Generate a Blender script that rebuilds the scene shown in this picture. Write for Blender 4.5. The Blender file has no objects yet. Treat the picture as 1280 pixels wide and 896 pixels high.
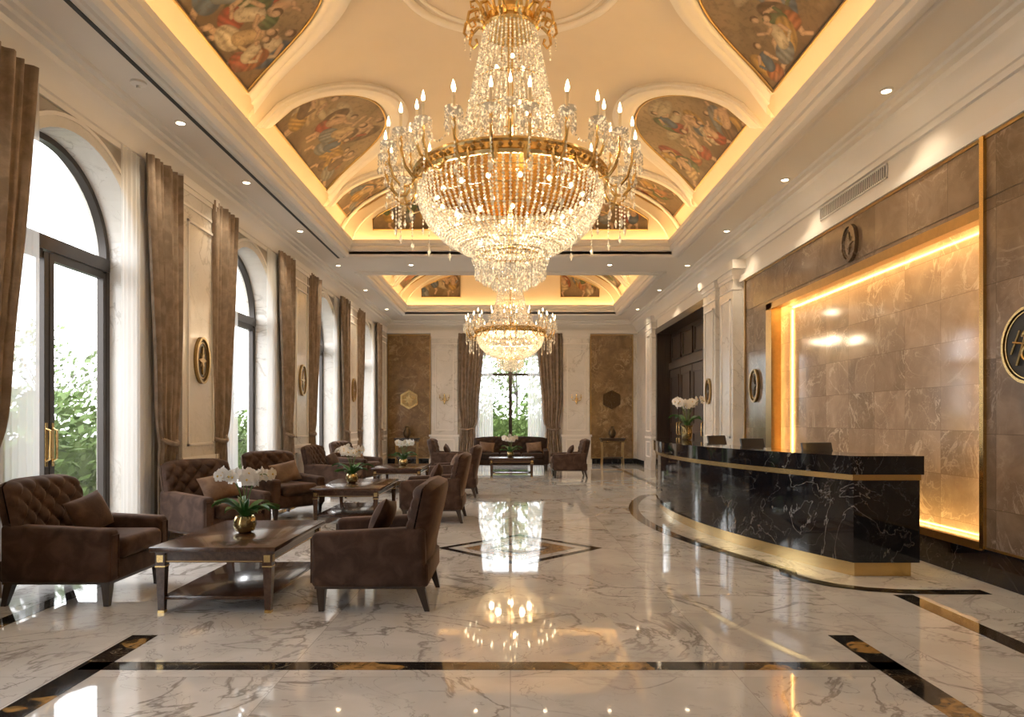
import bpy, bmesh, math, random
import numpy as np
from mathutils import Vector, Matrix, noise as mn
random.seed(7)
pi=math.pi; sin=math.sin; cos=math.cos
scene=bpy.context.scene

# ------------------------------------------------------------------ materials
def newmat(name):
    m=bpy.data.materials.new(name); m.use_nodes=True
    nt=m.node_tree; b=nt.nodes['Principled BSDF']
    return m,nt,b
def nd(nt,t,ins=None,**props):
    n=nt.nodes.new(t)
    for k,v in props.items(): setattr(n,k,v)
    if ins:
        for k,v in ins.items():
            if hasattr(v,'is_linked') or hasattr(v,'links'): nt.links.new(v,n.inputs[k])
            else: n.inputs[k].default_value=v
    return n
def math_(nt,op,a,b=None,c=None,clamp=False):
    n=nt.nodes.new('ShaderNodeMath'); n.operation=op; n.use_clamp=clamp
    for i,v in enumerate((a,b,c)):
        if v is None: continue
        if isinstance(v,(int,float)): n.inputs[i].default_value=v
        else: nt.links.new(v,n.inputs[i])
    return n.outputs[0]
def vmath(nt,op,a,b=None):
    n=nt.nodes.new('ShaderNodeVectorMath'); n.operation=op
    for i,v in enumerate((a,b)):
        if v is None: continue
        if isinstance(v,(tuple,list)): n.inputs[i].default_value=v
        else: nt.links.new(v,n.inputs[i])
    return n.outputs[0]
def mixc(nt,f,a,b,mode='MIX'):
    n=nt.nodes.new('ShaderNodeMix'); n.data_type='RGBA'; n.blend_type=mode
    for i,v in ((0,f),(6,a),(7,b)):
        if isinstance(v,(int,float)): n.inputs[i].default_value=v
        elif isinstance(v,(tuple,list)): n.inputs[i].default_value=(v[0],v[1],v[2],1)
        else: nt.links.new(v,n.inputs[i])
    return n.outputs[2]
def maprange(nt,v,a,b,c,d,interp='SMOOTHSTEP'):
    n=nt.nodes.new('ShaderNodeMapRange'); n.interpolation_type=interp
    nt.links.new(v,n.inputs[0])
    for i,x in enumerate((a,b,c,d)): n.inputs[i+1].default_value=x
    return n.outputs[0]
def coord(nt): return nt.nodes.new('ShaderNodeTexCoord').outputs['Object']
def noise(nt,vec,scale,detail=4,dist=0.0,rough=.55):
    n=nd(nt,'ShaderNodeTexNoise',{'Scale':scale,'Detail':detail,'Distortion':dist,'Roughness':rough})
    nt.links.new(vec,n.inputs['Vector']); return n
def simple(name,col,rough=.5,metal=0,noise_amt=.12,nscale=8,**kw):
    m,nt,b=newmat(name)
    v=noise(nt,coord(nt),nscale,4)
    c=mixc(nt,v.outputs[0],[x*(1-noise_amt) for x in col],[min(1,x*(1+noise_amt)) for x in col])
    nt.links.new(c,b.inputs['Base Color'])
    b.inputs['Roughness'].default_value=rough; b.inputs['Metallic'].default_value=metal
    for k,v2 in kw.items():
        b.inputs[k.replace('_',' ')].default_value=v2
    return m
def marble(name,base,base2,vein,scale=1.0,width=.03,rough=.12,tile=None,joint=None,tvar=.0,patch=(.4,.6),vamt=1.0,gold=None,ior=1.5):
    m,nt,b=newmat(name)
    co=coord(nt); v=co; jm=None; wn=None
    if tile:
        q=vmath(nt,'DIVIDE',co,tile); q=vmath(nt,'ADD',q,(100.5 if tile[0]>99 else 100,100.5 if tile[1]>99 else 100,100.5 if tile[2]>99 else 100))
        cell=vmath(nt,'FLOOR',q)
        w=nd(nt,'ShaderNodeTexWhiteNoise'); nt.links.new(cell,w.inputs['Vector']); wn=w.outputs['Value']
        v=vmath(nt,'ADD',co,vmath(nt,'MULTIPLY',w.outputs['Color'],(9,9,9)))
        fr=vmath(nt,'FRACTION',q); sp=nd(nt,'ShaderNodeSeparateXYZ'); nt.links.new(fr,sp.inputs[0])
        ds=[]
        for i in range(3):
            if tile[i]>99: continue
            a=sp.outputs[i]; ds.append(math_(nt,'MULTIPLY',math_(nt,'MINIMUM',a,math_(nt,'SUBTRACT',1.0,a)),tile[i]))
        d=ds[0]
        for e in ds[1:]: d=math_(nt,'MINIMUM',d,e)
        jm=math_(nt,'LESS_THAN',d,.0025)
    n1=noise(nt,v,scale,7,1.2); n2=noise(nt,v,scale*2.6,6,1.8); n3=noise(nt,v,scale*.8,2); n4=noise(nt,v,scale*1.7,8,.6)
    r1=math_(nt,'ABSOLUTE',math_(nt,'SUBTRACT',n1.outputs[0],.5)); r2=math_(nt,'ABSOLUTE',math_(nt,'SUBTRACT',n2.outputs[0],.5))
    m1=maprange(nt,r1,0,width,1,0); m2=maprange(nt,r2,0,width*.7,.7,0)
    pt=maprange(nt,n3.outputs[0],patch[0],patch[1],.15,1)
    mk=math_(nt,'MULTIPLY',math_(nt,'MULTIPLY',math_(nt,'MAXIMUM',m1,m2),pt),vamt,clamp=True)
    bc=mixc(nt,maprange(nt,n4.outputs[0],.35,.65,0,1),base,base2)
    if wn is not None and tvar>0:
        f=maprange(nt,wn,0,1,1-tvar,1+tvar,'LINEAR')
        cc=nd(nt,'ShaderNodeCombineColor'); 
        for i in range(3): nt.links.new(f,cc.inputs[i])
        bc=mixc(nt,1.0,bc,cc.outputs[0],'MULTIPLY')
    if gold:
        g=noise(nt,co,1.5,2,.3); g2=noise(nt,co,9,6,1.5)
        gm=math_(nt,'MULTIPLY',maprange(nt,g.outputs[0],.555,.57,0,1),maprange(nt,g2.outputs[0],.3,.6,.2,1))
        bc=mixc(nt,gm,bc,gold)
    c=mixc(nt,mk,bc,vein)
    if jm is not None and joint: c=mixc(nt,math_(nt,'MULTIPLY',jm,.7),c,joint)
    nt.links.new(c,b.inputs['Base Color']); b.inputs['Roughness'].default_value=rough; b.inputs['IOR'].default_value=ior
    return m
def emis(name,col,st):
    m,nt,b=newmat(name); b.inputs['Base Color'].default_value=(*col,1)
    b.inputs['Emission Color'].default_value=(*col,1); b.inputs['Emission Strength'].default_value=st
    return m

M={}
M['floor']=marble('marble_floor_white',(.64,.635,.63),(.52,.51,.50),(.19,.17,.155),.85,.018,.035,tile=(1.2,1.2,1000),joint=(.33,.31,.29),tvar=.03,patch=(.32,.58),vamt=.8,ior=1.8)
M['marble_w']=marble('marble_white',(.74,.69,.625),(.66,.61,.545),(.38,.33,.27),.9,.015,.2,vamt=.65)
M['marble_br']=marble('marble_emperador',(.215,.145,.095),(.145,.096,.062),(.44,.33,.24),1.7,.020,.14,tile=(1000,.62,.62),joint=(.07,.05,.03),tvar=.22,vamt=.5)
M['marble_br2']=marble('marble_emperador_light',(.38,.285,.21),(.28,.205,.15),(.64,.52,.40),1.4,.020,.09,tile=(1000,.6,.42),joint=(.17,.12,.08),tvar=.16,vamt=.7)
M['marble_bk']=marble('marble_amber_brown_panel',(.25,.15,.068),(.155,.09,.04),(.42,.29,.15),2.2,.03,.18,vamt=.8)
M['black']=marble('marble_black',(.005,.005,.006),(.010,.010,.012),(.36,.35,.34),.9,.005,.05,patch=(.42,.58),vamt=.55)
M['inlay']=marble('marble_inlay_black_gold',(.008,.007,.007),(.016,.014,.012),(.40,.32,.22),3,.010,.06,gold=(.34,.19,.06),vamt=.5)
M['amber']=marble('marble_amber',(.33,.20,.10),(.22,.13,.06),(.46,.38,.28),3,.02,.06)
M['plaster']=simple('plaster_cream_white',(.78,.71,.625),.6,0,.02,3)
M['vault']=simple('plaster_vault_cream',(.66,.56,.445),.65,0,.06,2)
M['taupe']=simple('wall_taupe_stucco',(.37,.33,.285),.6,0,.12,4)
M['trim']=simple('trim_white_plaster',(.78,.72,.65),.45,0,.02,5)
M['bronze_f']=simple('window_frame_dark_bronze',(.032,.024,.019),.35,.4,.15,20)
M['gold']=simple('brass_polished',(.74,.51,.21),.22,1,.08,12)
M['goldd']=simple('brass_antique',(.46,.30,.12),.3,1,.2,18)
M['bronze']=simple('bronze_dark',(.10,.065,.035),.35,.9,.3,20)
M['slot']=simple('slot_black',(.015,.015,.015),.6)
M['candle']=simple('candle_ivory',(.85,.74,.55),.5,0,.03,10)
M['pot']=simple('vase_gold_glass',(.50,.38,.17),.12,.85,.35,60)
M['soil']=simple('orchid_moss',(.05,.06,.02),.9,0,.4,80)
M['leaf']=simple('orchid_leaf_green',(.04,.14,.03),.35,0,.3,15)
M['stem']=simple('orchid_stem_green',(.10,.17,.04),.5)
M['petal']=simple('orchid_petal_white',(.84,.83,.81),.5,0,.03,30)
M['yel']=simple('orchid_lip_yellow',(.75,.5,.12),.5)
M['screen']=simple('monitor_black_plastic',(.010,.010,.012),.3)
M['hedge']=simple('hedge_foliage',(.085,.145,.025),.8,0,.6,3)
M['tree']=simple('tree_foliage',(.13,.18,.07),.8,0,.6,2)
M['pave']=simple('terrace_paving',(.25,.24,.22),.8,0,.1,3)
M['flame']=emis('candle_bulb_glow',(1,.78,.46),12)
M['bulb']=emis('bulb_warm_glow',(1,.74,.38),9)
M['cove']=emis('led_strip_cove',(1,.63,.23),33)
M['niche']=emis('led_strip_niche',(1,.61,.19),64)
M['dl']=emis('downlight_lens',(1,.88,.7),8)
def wood(name,c1,c2,rough,axis=1,sc=3):
    m,nt,b=newmat(name); co=coord(nt)
    s=[14,14,14]; s[axis]=1.0
    v=vmath(nt,'MULTIPLY',co,tuple(s)); n=noise(nt,v,sc,5,.6)
    c=mixc(nt,maprange(nt,n.outputs[0],.3,.7,0,1),c1,c2); nt.links.new(c,b.inputs['Base Color'])
    b.inputs['Roughness'].default_value=rough; b.inputs['Coat Weight'].default_value=.3; return m
M['wood']=wood('wood_walnut_polished',(.040,.017,.010),(.078,.035,.020),.2,1,2)
M['woodd']=wood('wood_mahogany_dark',(.018,.009,.006),(.034,.018,.011),.28,2,2)
def velvet(name,c1,c2,sheen=.35,tint=(.52,.36,.27,1)):
    m,nt,b=newmat(name); co=coord(nt); n=noise(nt,co,7,3,.6); n2=noise(nt,co,90,2)
    c=mixc(nt,maprange(nt,n.outputs[0],.35,.7,0,1),c1,c2); c=mixc(nt,math_(nt,'MULTIPLY',n2.outputs[0],.3),c,(c1[0]*.5,c1[1]*.5,c1[2]*.5))
    nt.links.new(c,b.inputs['Base Color']); b.inputs['Roughness'].default_value=.85; b.inputs['Specular IOR Level'].default_value=.25
    b.inputs['Sheen Weight'].default_value=sheen; b.inputs['Sheen Roughness'].default_value=.3
    b.inputs['Sheen Tint'].default_value=tint
    bp=nd(nt,'ShaderNodeBump',{'Strength':.15,'Distance':.004}); nt.links.new(n2.outputs[0],bp.inputs['Height']); nt.links.new(bp.outputs[0],b.inputs['Normal'])
    return m
M['velvet']=velvet('velvet_chocolate',(.040,.020,.013),(.085,.046,.031),.5)
M['pillow']=velvet('satin_bronze_pillow',(.15,.09,.06),(.24,.155,.105))
M['leather']=velvet('leather_dark_brown',(.024,.013,.009),(.042,.023,.016),.1)
M['curtain']=velvet('drapery_taupe_silk',(.225,.16,.11),(.34,.25,.18),.35,(.65,.52,.4,1))
m,nt,b=newmat('sheer_voile'); out=nt.nodes['Material Output']
tr=nd(nt,'ShaderNodeBsdfTransparent'); tl=nd(nt,'ShaderNodeBsdfTranslucent',{'Color':(.85,.84,.82,1)}); df=nd(nt,'ShaderNodeBsdfDiffuse',{'Color':(.85,.84,.82,1)})
m1=nd(nt,'ShaderNodeMixShader',{0:.6}); nt.links.new(tl.outputs[0],m1.inputs[1]); nt.links.new(df.outputs[0],m1.inputs[2])
m2=nd(nt,'ShaderNodeMixShader',{0:.62}); nt.links.new(tr.outputs[0],m2.inputs[1]); nt.links.new(m1.outputs[0],m2.inputs[2]); nt.links.new(m2.outputs[0],out.inputs[0]); M['sheer']=m
m,nt,b=newmat('window_glass'); out=nt.nodes['Material Output']
tr=nd(nt,'ShaderNodeBsdfTransparent',{'Color':(.97,.98,.98,1)}); gl=nd(nt,'ShaderNodeBsdfGlossy',{'Roughness':.02})
m2=nd(nt,'ShaderNodeMixShader',{0:.06}); nt.links.new(tr.outputs[0],m2.inputs[1]); nt.links.new(gl.outputs[0],m2.inputs[2]); nt.links.new(m2.outputs[0],out.inputs[0]); M['glass']=m
m,nt,b=newmat('crystal_emissive_sparkle'); 
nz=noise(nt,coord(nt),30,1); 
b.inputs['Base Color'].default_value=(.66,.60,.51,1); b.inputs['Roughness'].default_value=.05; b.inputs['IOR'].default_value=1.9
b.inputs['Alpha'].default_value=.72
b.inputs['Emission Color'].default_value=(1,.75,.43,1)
nt.links.new(maprange(nt,nz.outputs[0],.5,.66,.02,.9),b.inputs['Emission Strength']); M['crystal']=m  # sparkle put in as patchy noise emission; the crystals themselves are no lamps
m,nt,b=newmat('fresco_painting')
at=nd(nt,'ShaderNodeAttribute',attribute_name='Col'); n2=noise(nt,coord(nt),14,6,.4); n3=noise(nt,coord(nt),3,3)
c=mixc(nt,maprange(nt,n2.outputs[0],.45,.7,0,.45),at.outputs['Color'],(.06,.04,.025)); c=mixc(nt,maprange(nt,n3.outputs[0],.5,.75,0,.3),c,(.28,.21,.14))
nt.links.new(c,b.inputs['Base Color']); b.inputs['Roughness'].default_value=.6; M['fresco']=m

# ------------------------------------------------------------------ mesh builder
class MB:
    def __init__(s): s.v=[];s.f=[];s.m=[];s.mats=[];s.M=Matrix.Identity(4);s.flip=False
    def setM(s,M_): s.M=M_; s.flip=M_.determinant()<0
    def mi(s,mat):
        if mat not in s.mats: s.mats.append(mat)
        return s.mats.index(mat)
    def add(s,vs,fs,mat):
        o=len(s.v); Mx=s.M
        s.v.extend([tuple(Mx@Vector(v)) for v in vs]); k=s.mi(mat)
        for f in fs:
            f=[i+o for i in f]
            if s.flip: f.reverse()
            s.f.append(f); s.m.append(k)
    def box(s,x0,x1,y0,y1,z0,z1,mat):
        s.add([(x0,y0,z0),(x1,y0,z0),(x1,y1,z0),(x0,y1,z0),(x0,y0,z1),(x1,y0,z1),(x1,y1,z1),(x0,y1,z1)],
              [(3,2,1,0),(4,5,6,7),(0,1,5,4),(1,2,6,5),(2,3,7,6),(3,0,4,7)],mat)
    def rbox(s,x0,x1,y0,y1,z0,z1,r,mat,seg=3,T=None):
        bm=bmesh.new(); bmesh.ops.create_cube(bm,size=1)
        for v in bm.verts: v.co=Vector(((x0+x1)/2+v.co.x*(x1-x0),(y0+y1)/2+v.co.y*(y1-y0),(z0+z1)/2+v.co.z*(z1-z0)))
        bmesh.ops.bevel(bm,geom=bm.edges[:],offset=r,segments=seg,affect='EDGES',profile=.5)
        vs=[v.co.copy() for v in bm.verts]
        if T: vs=[T(v) for v in vs]
        bm.verts.index_update(); fs=[[v.index for v in f.verts] for f in bm.faces]; bm.free(); s.add(vs,fs,mat)
    def prism(s,pts,y0,y1,mat):
        n=len(pts); vs=[(p[0],y0,p[1]) for p in pts]+[(p[0],y1,p[1]) for p in pts]
        s.add(vs,[list(range(n)),list(range(2*n-1,n-1,-1))]+[(i,i+n,(i+1)%n+n,(i+1)%n) for i in range(n)],mat)
    def polyz(s,pts,z0,z1,mat):
        n=len(pts); vs=[(p[0],p[1],z0) for p in pts]+[(p[0],p[1],z1) for p in pts]
        s.add(vs,[list(range(n-1,-1,-1)),list(range(n,2*n))]+[(i,(i+1)%n,(i+1)%n+n,i+n) for i in range(n)],mat)
    def ann(s,cx,cz,rx,rz,w,y0,y1,mat,n=40,a0=0,a1=2*pi):
        full=abs(a1-a0-2*pi)<1e-6; vs=[]; fs=[]; k=n if full else n+1
        for i in range(k):
            a=a0+(a1-a0)*i/n
            for (r,y) in ((0,y0),(0,y1),(w,y1),(w,y0)): vs.append((cx+(rx-r)*cos(a),y,cz+(rz-r)*sin(a)))
        for i in range(n):
            j=(i+1)%k
            for q in range(4): fs.append((i*4+q,i*4+(q+1)%4,j*4+(q+1)%4,j*4+q))
        if not full: fs+= [(0,3,2,1),(n*4,n*4+1,n*4+2,n*4+3)]
        s.add(vs,fs,mat)
    def lathe(s,prof,mat,n=24,c=(0,0,0)):
        vs=[];fs=[]
        for r,z in prof:
            for i in range(n): a=2*pi*i/n; vs.append((c[0]+r*cos(a),c[1]+r*sin(a),c[2]+z))
        for j in range(len(prof)-1):
            for i in range(n): fs.append((j*n+i,j*n+(i+1)%n,(j+1)*n+(i+1)%n,(j+1)*n+i))
        if prof[0][0]>1e-4: fs.append(list(range(n-1,-1,-1)))
        if prof[-1][0]>1e-4: fs.append([(len(prof)-1)*n+i for i in range(n)])
        s.add(vs,fs,mat)
    def tube(s,path,rad,mat,n=8,closed=False):
        P=[Vector(p) for p in path]; L=len(P); vs=[];fs=[]
        if not hasattr(rad,'__len__'): rad=[rad]*L
        for i,p in enumerate(P):
            if closed: t=(P[(i+1)%L]-P[i-1])
            else: t=P[min(i+1,L-1)]-P[max(i-1,0)]
            t.normalize(); up=Vector((0,0,1)) if abs(t.z)<.9 else Vector((1,0,0))
            if i and not closed: up=pu
            a=t.cross(up).normalized(); b_=a.cross(t).normalized(); pu=b_
            for k in range(n): q=2*pi*k/n; vs.append(p+a*cos(q)*rad[i]+b_*sin(q)*rad[i])
        for i in range(L if closed else L-1):
            j=(i+1)%L
            for k in range(n): fs.append((i*n+k,i*n+(k+1)%n,j*n+(k+1)%n,j*n+k))
        if not closed: fs+=[list(range(n-1,-1,-1)),[(L-1)*n+k for k in range(n)]]
        s.add(vs,fs,mat)
    def bead(s,p,r,h,mat,n=4):
        x,y,z=p; a0=random.random()*1.5
        vs=[(x,y,z+h),(x,y,z-h)]+[(x+r*cos(a0+2*pi*i/n),y+r*sin(a0+2*pi*i/n),z) for i in range(n)]
        fs=[]
        for i in range(n): a=2+i;b=2+(i+1)%n; fs+=[(0,a,b),(1,b,a)]
        s.add(vs,fs,mat)
    def grid(s,fn,nu,nv,mat):
        vs=[fn(i/nu,j/nv) for j in range(nv+1) for i in range(nu+1)]
        s.add(vs,[(j*(nu+1)+i,j*(nu+1)+i+1,(j+1)*(nu+1)+i+1,(j+1)*(nu+1)+i) for j in range(nv) for i in range(nu)],mat)
    def sweep(s,prof,x0,x1,y0,y1,mat):
        vs=[];fs=[];n=len(prof)
        for d,z in prof: vs+=[(x0+d,y0+d,z),(x1-d,y0+d,z),(x1-d,y1-d,z),(x0+d,y1-d,z)]
        for j in range(n-1):
            for k in range(4): fs.append((j*4+k,j*4+(k+1)%4,(j+1)*4+(k+1)%4,(j+1)*4+k))
        s.add(vs,fs,mat)
    def mesh(s,name,smooth=True,ang=38):
        me=bpy.data.meshes.new(name); me.from_pydata(s.v,[],s.f)
        for m_ in s.mats: me.materials.append(m_)
        me.polygons.foreach_set('material_index',s.m); me.update()
        if smooth:
            me.shade_smooth(); me.set_sharp_from_angle(angle=math.radians(ang))
        return me
    def obj(s,name,smooth=True,ang=38,loc=(0,0,0),rot=0):
        return place(name,s.mesh(name,smooth,ang),loc,rot)
def place(name,me,loc=(0,0,0),rot=0,sc=1,parent=None):
    o=bpy.data.objects.new(name,me); scene.collection.objects.link(o); o.location=loc; o.rotation_euler=(0,0,rot); o.scale=(sc,)*3
    if parent: o.parent=parent
    return o
def FL(X0,c=0): return Matrix(((0,1,0,X0),(1,0,0,c),(0,0,1,0),(0,0,0,1)))
def FRt(X0,c=0): return Matrix(((0,-1,0,X0),(1,0,0,c),(0,0,1,0),(0,0,0,1)))
def FB(Y0,c=0): return Matrix(((1,0,0,c),(0,-1,0,Y0),(0,0,1,0),(0,0,0,1)))

H=4.5; XL=-4.0; XR=4.0; YB=21.6; YF=-2.5
# ------------------------------------------------------------------ floor
b=MB(); b.box(-4.4,5.0,YF-.2,YB+.2,-.1,0,M['floor']); b.obj('floor',False)
def xf(y):
    a,c_,e=12.0,8.9,5.87
    return 2.6*(y-c_)*(y-e)/((a-c_)*(a-e))+2.2*(y-a)*(y-e)/((c_-a)*(c_-e))+2.95*(y-a)*(y-c_)/((e-a)*(e-c_))
b=MB(); zi=.002
b.box(-2.35,2.15,3.70,3.82,0,zi,M['inlay'])
b.box(-2.38,-2.22,-2,4.3,0,zi,M['inlay']); b.box(2.0,2.16,-2,4.3,0,zi,M['inlay'])
b.box(-3.48,-3.33,-2,20.6,0,zi,M['inlay']); b.box(2.98,3.11,12.6,20.6,0,zi,M['inlay']); b.box(2.97,3.12,-2,5.3,0,zi,M['inlay'])
b.box(-3.34,2.98,20.48,20.6,0,zi,M['inlay'])
P=[]
for i in range(41):
    y=12.3-(12.3-6.2)*i/40; P.append((xf(y)-.30-.08*sin(pi*i/40),y))
P=[(3.05,12.62),(2.7,12.6)]+P
P+= [(2.44,5.98),(2.52,5.78),(2.66,5.60),(2.86,5.47),(3.1,5.40),(3.4,5.38),(3.75,5.38)]
def ribbon(b,P,w,z,mat):
    V=[Vector((p[0],p[1],0)) for p in P]; vs=[]
    for i,p in enumerate(V):
        t=(V[min(i+1,len(V)-1)]-V[max(i-1,0)]).normalized(); n=Vector((-t.y,t.x,0))*w/2
        vs+=[(p-n+Vector((0,0,z))),(p+n+Vector((0,0,z)))]
    b.add(vs,[(2*i,2*i+1,2*i+3,2*i+2) for i in range(len(V)-1)],mat)
ribbon(b,P,.15,zi,M['inlay'])
dc=(.1,7.25)
def diam(r0,r1,z,mat):
    o=[(dc[0]+r0*cos(a),dc[1]+r0*sin(a)) for a in (0,pi/2,pi,3*pi/2)]
    if r1<=0: b.polyz(o,0,z,mat); return
    i_=[(dc[0]+r1*cos(a),dc[1]+r1*sin(a)) for a in (0,pi/2,pi,3*pi/2)]
    vs=[(x,y,z) for x,y in o+i_]; b.add(vs,[(k,(k+1)%4,(k+1)%4+4,k+4) for k in range(4)],mat)
diam(.88,.76,zi,M['black']); diam(.60,.34,zi,M['amber']); diam(.34,.29,zi,M['black'])
b.obj('floor_inlay',False)

# ------------------------------------------------------------------ left wall with arched windows
WC=[2.15,6.3,10.45,14.6,18.75]; R=.96; SP=3.02
b=MB(); edge=YF
for c in WC:
    b.add([(XL,edge,0),(XL,c-R,0),(XL,c-R,H),(XL,edge,H)],[(0,1,2,3)],M['taupe']); edge=c+R
    n=28
    for i in range(n):
        a0=pi-pi*i/n;a1=pi-pi*(i+1)/n
        y0,z0,y1,z1=c+R*cos(a0),SP+R*sin(a0),c+R*cos(a1),SP+R*sin(a1)
        b.add([(XL,y0,z0),(XL,y1,z1),(XL,y1,H),(XL,y0,H)],[(0,1,2,3)],M['taupe'])
        b.add([(XL,y0,z0),(XL-.4,y0,z0),(XL-.4,y1,z1),(XL,y1,z1)],[(0,1,2,3)],M['marble_w'])
    for sgn in (-1,1):
        b.add([(XL,c+sgn*R,0),(XL-.4,c+sgn*R,0),(XL-.4,c+sgn*R,SP),(XL,c+sgn*R,SP)],[(0,1,2,3)],M['marble_w'])
b.add([(XL,edge,0),(XL,YB,0),(XL,YB,H),(XL,edge,H)],[(0,1,2,3)],M['taupe'])
b.obj('wall_left',True)
b=MB()
for c in WC:
    b.setM(FL(XL,c))
    b.ann(0,SP,R+.13,R+.13,.13,0,.030,M['marble_w'],28,0,pi); b.ann(0,SP,R+.13,R+.13,.035,0,.042,M['trim'],28,0,pi)
    for s in (-1,1):
        x0,x1=sorted((s*R,s*(R+.13))); b.box(x0,x1,0,.030,0,SP,M['marble_w'])
b.obj('trim_1')
def window(name,c):
    b=MB(); b.setM(FL(XL-.30,c)); F=M['bronze_f']; w=.06
    b.ann(0,SP,R,R,w,-.04,.04,F,32,0,pi)
    for s in (-1,1):
        x0,x1=sorted((s*R,s*(R-w))); b.box(x0,x1,-.04,.04,0,SP,F)
        x0,x1=sorted((s*.008,s*.07)); b.box(x0,x1,-.035,.045,.02,SP-.12,F)
        x0,x1=sorted((s*(R-w),s*(R-w-.05))); b.box(x0,x1,-.03,.035,.02,SP-.12,F)
        x0,x1=sorted((s*.07,s*(R-w-.05))); b.box(x0,x1,-.03,.035,.02,.18,F); b.box(x0,x1,-.03,.035,SP-.18,SP-.1,F)
        x=s*.045; b.tube([(x,.045,.98),(x,.085,1.0),(x,.085,1.26),(x,.045,1.28)],.012,M['gold'],8); b.box(x-.018,x+.018,.04,.05,.93,1.33,M['gold'])
    b.box(-R+.02,R-.02,-.05,.055,SP-.10,SP+.03,F)
    b.add([(-R+w,0,.02),(R-w,0,.02),(R-w,0,SP),(-R+w,0,SP)],[(0,1,2,3)],M['glass'])
    pts=[( (R-w)*cos(pi*i/28),0,SP+(R-w)*sin(pi*i/28)) for i in range(29)]; b.add(pts,[list(range(29))],M['glass'])
    b.obj(name)
for i,c in enumerate(WC): window('window_%d'%(i+1),c)
def panel_frame(b,x0,x1,z0,z1,y,mat,w=.03,d=.02):
    b.box(x0,x1,y,y+d,z0,z0+w,mat);b.box(x0,x1,y,y+d,z1-w,z1,mat);b.box(x0,x0+w,y,y+d,z0,z1,mat);b.box(x1-w,x1,y,y+d,z0,z1,mat)
def pilaster(b,x0,x1,d,top,mat=None):
    mw=mat or M['marble_w']
    b.box(x0,x1,0,d,0,top,mw)
    b.box(x0-.03,x1+.03,0,d+.03,0,.22,mw); b.box(x0-.015,x1+.015,0,d+.015,.22,.28,mw)
    b.box(x0-.02,x1+.02,0,d+.02,.86,.92,M['trim'])
    b.box(x0-.03,x1+.03,0,d+.03,top-.1,top,M['trim']); b.box(x0-.015,x1+.015,0,d+.015,top-.16,top-.1,M['trim']); b.box(x0-.01,x1+.01,0,d+.012,top-.34,top-.31,M['trim'])
    panel_frame(b,x0+.12,x1-.12,1.05,top-.48,d,M['trim']); panel_frame(b,x0+.12,x1-.12,.34,.78,d,M['trim'])
PC=[0.1,4.25,8.48,12.6,16.72,20.75]
b=MB(); b.setM(FL(XL,0))
for c in PC: pilaster(b,c-.47,c+.47,.15,4.24)
b.obj('pilaster_left_wall'); 
b=MB(); b.setM(FL(XL,0)); e=YF
for c in WC: b.box(e,c-R,0,.03,0,.2,M['marble_w']); e=c+R
b.box(e,YB,0,.03,0,.2,M['marble_w']); b.obj('baseboard_left')

# ------------------------------------------------------------------ right wall
NY0,NY1,NZ0,NZ1=5.74,10.5,.28,3.1
X2=4.35
br=M['marble_br']
pieces=[(3.97,YF,NY0,.28,3.75,br),(3.97,NY0,NY1,NZ1,3.75,br),(3.97,NY1,11.55,.28,3.75,br),(3.97,YF,11.55,0,.28,M['black']),
 (4.0,YF,13.8,3.75,H,M['plaster']),(4.0,11.55,13.8,0,3.75,M['marble_w']),(4.0,13.8,18.6,3.85,H,M['plaster']),(4.0,18.6,YB,0,H,M['marble_w'])]
b=MB()
for x0,y0,y1,z0,z1,mt in pieces: b.box(x0,X2,y0,y1,z0,z1,mt)
wr=b.obj('wall_right',False)
b=MB(); b.box(4.16,4.3,NY0+.0,NY1,NZ0,NZ1,M['marble_br2']); o=b.obj('niche_marble_panel',False); o.parent=wr
b=MB(); b.setM(FRt(3.97,0)); G=M['goldd']
b.box(NY0-.05,NY0+.0,-.02,.03,.28,3.75,M['gold'])
b.box(NY0,NY1+.06,-.015,.02,NZ1-.05,NZ1+.05,G); b.box(NY1-.16,NY1+.06,-.015,.02,NZ0,NZ1+.05,G); b.box(NY0,NY1,-.015,.02,NZ0-.02,NZ0+.05,G)
b.box(NY1-.01,NY1,-.19,0,NZ0,NZ1,G); b.box(NY0,NY0+.01,-.19,0,NZ0,NZ1,G); b.box(NY0,NY1,-.19,0,NZ1-.01,NZ1,G)
o=b.obj('niche_brass_frame'); o.parent=wr
b=MB(); b.setM(FRt(3.97,0)); L=M['niche']
b.box(NY0+.05,NY1-.05,-.03,-.02,NZ1-.025,NZ1-.012,L); b.box(NY1-.04,NY1-.027,-.03,-.02,NZ0+.05,NZ1-.05,L)
b.box(NY0+.05,NY1-.05,-.03,-.02,NZ0+.010,NZ0+.023,L); b.box(NY0+.014,NY0+.026,-.03,-.02,NZ0+.05,NZ1-.05,L)
o=b.obj('niche_led_strip',False); o.parent=wr
b=MB(); b.setM(FRt(3.97,0))
b.box(YF,11.55,0,.015,.28,.30,M['goldd']); b.box(YF,13.8,-.03,.035,3.73,3.79,M['trim']); b.box(YF,13.8,-.03,.02,3.79,3.85,M['trim']); b.box(YF,13.8,-.03,.01,4.1,4.13,M['trim'])
b.box(11.5,11.55,0,.02,.28,3.73,M['goldd']); b.box(YF,11.55,0,.012,3.70,3.73,M['goldd']); b.box(YF,11.55,0,.006,3.20,3.205,M['bronze']); b.obj('trim_2')
b=MB(); b.setM(FRt(4.0,0)); pilaster(b,11.75,12.5,.17,3.95); pilaster(b,12.75,13.55,.17,3.95)
b.box(11.6,13.75,0,.22,3.95,4.1,M['trim']); pilaster(b,18.75,19.6,.12,4.24); b.obj('pilaster_right_wall')
b=MB(); b.setM(FRt(4.0,0)); b.box(18.6,YB,0,.03,0,.16,M['black']); b.obj('baseboard_right',False)
b=MB(); W=M['woodd']; b.setM(FRt(4.0,0))
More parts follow.
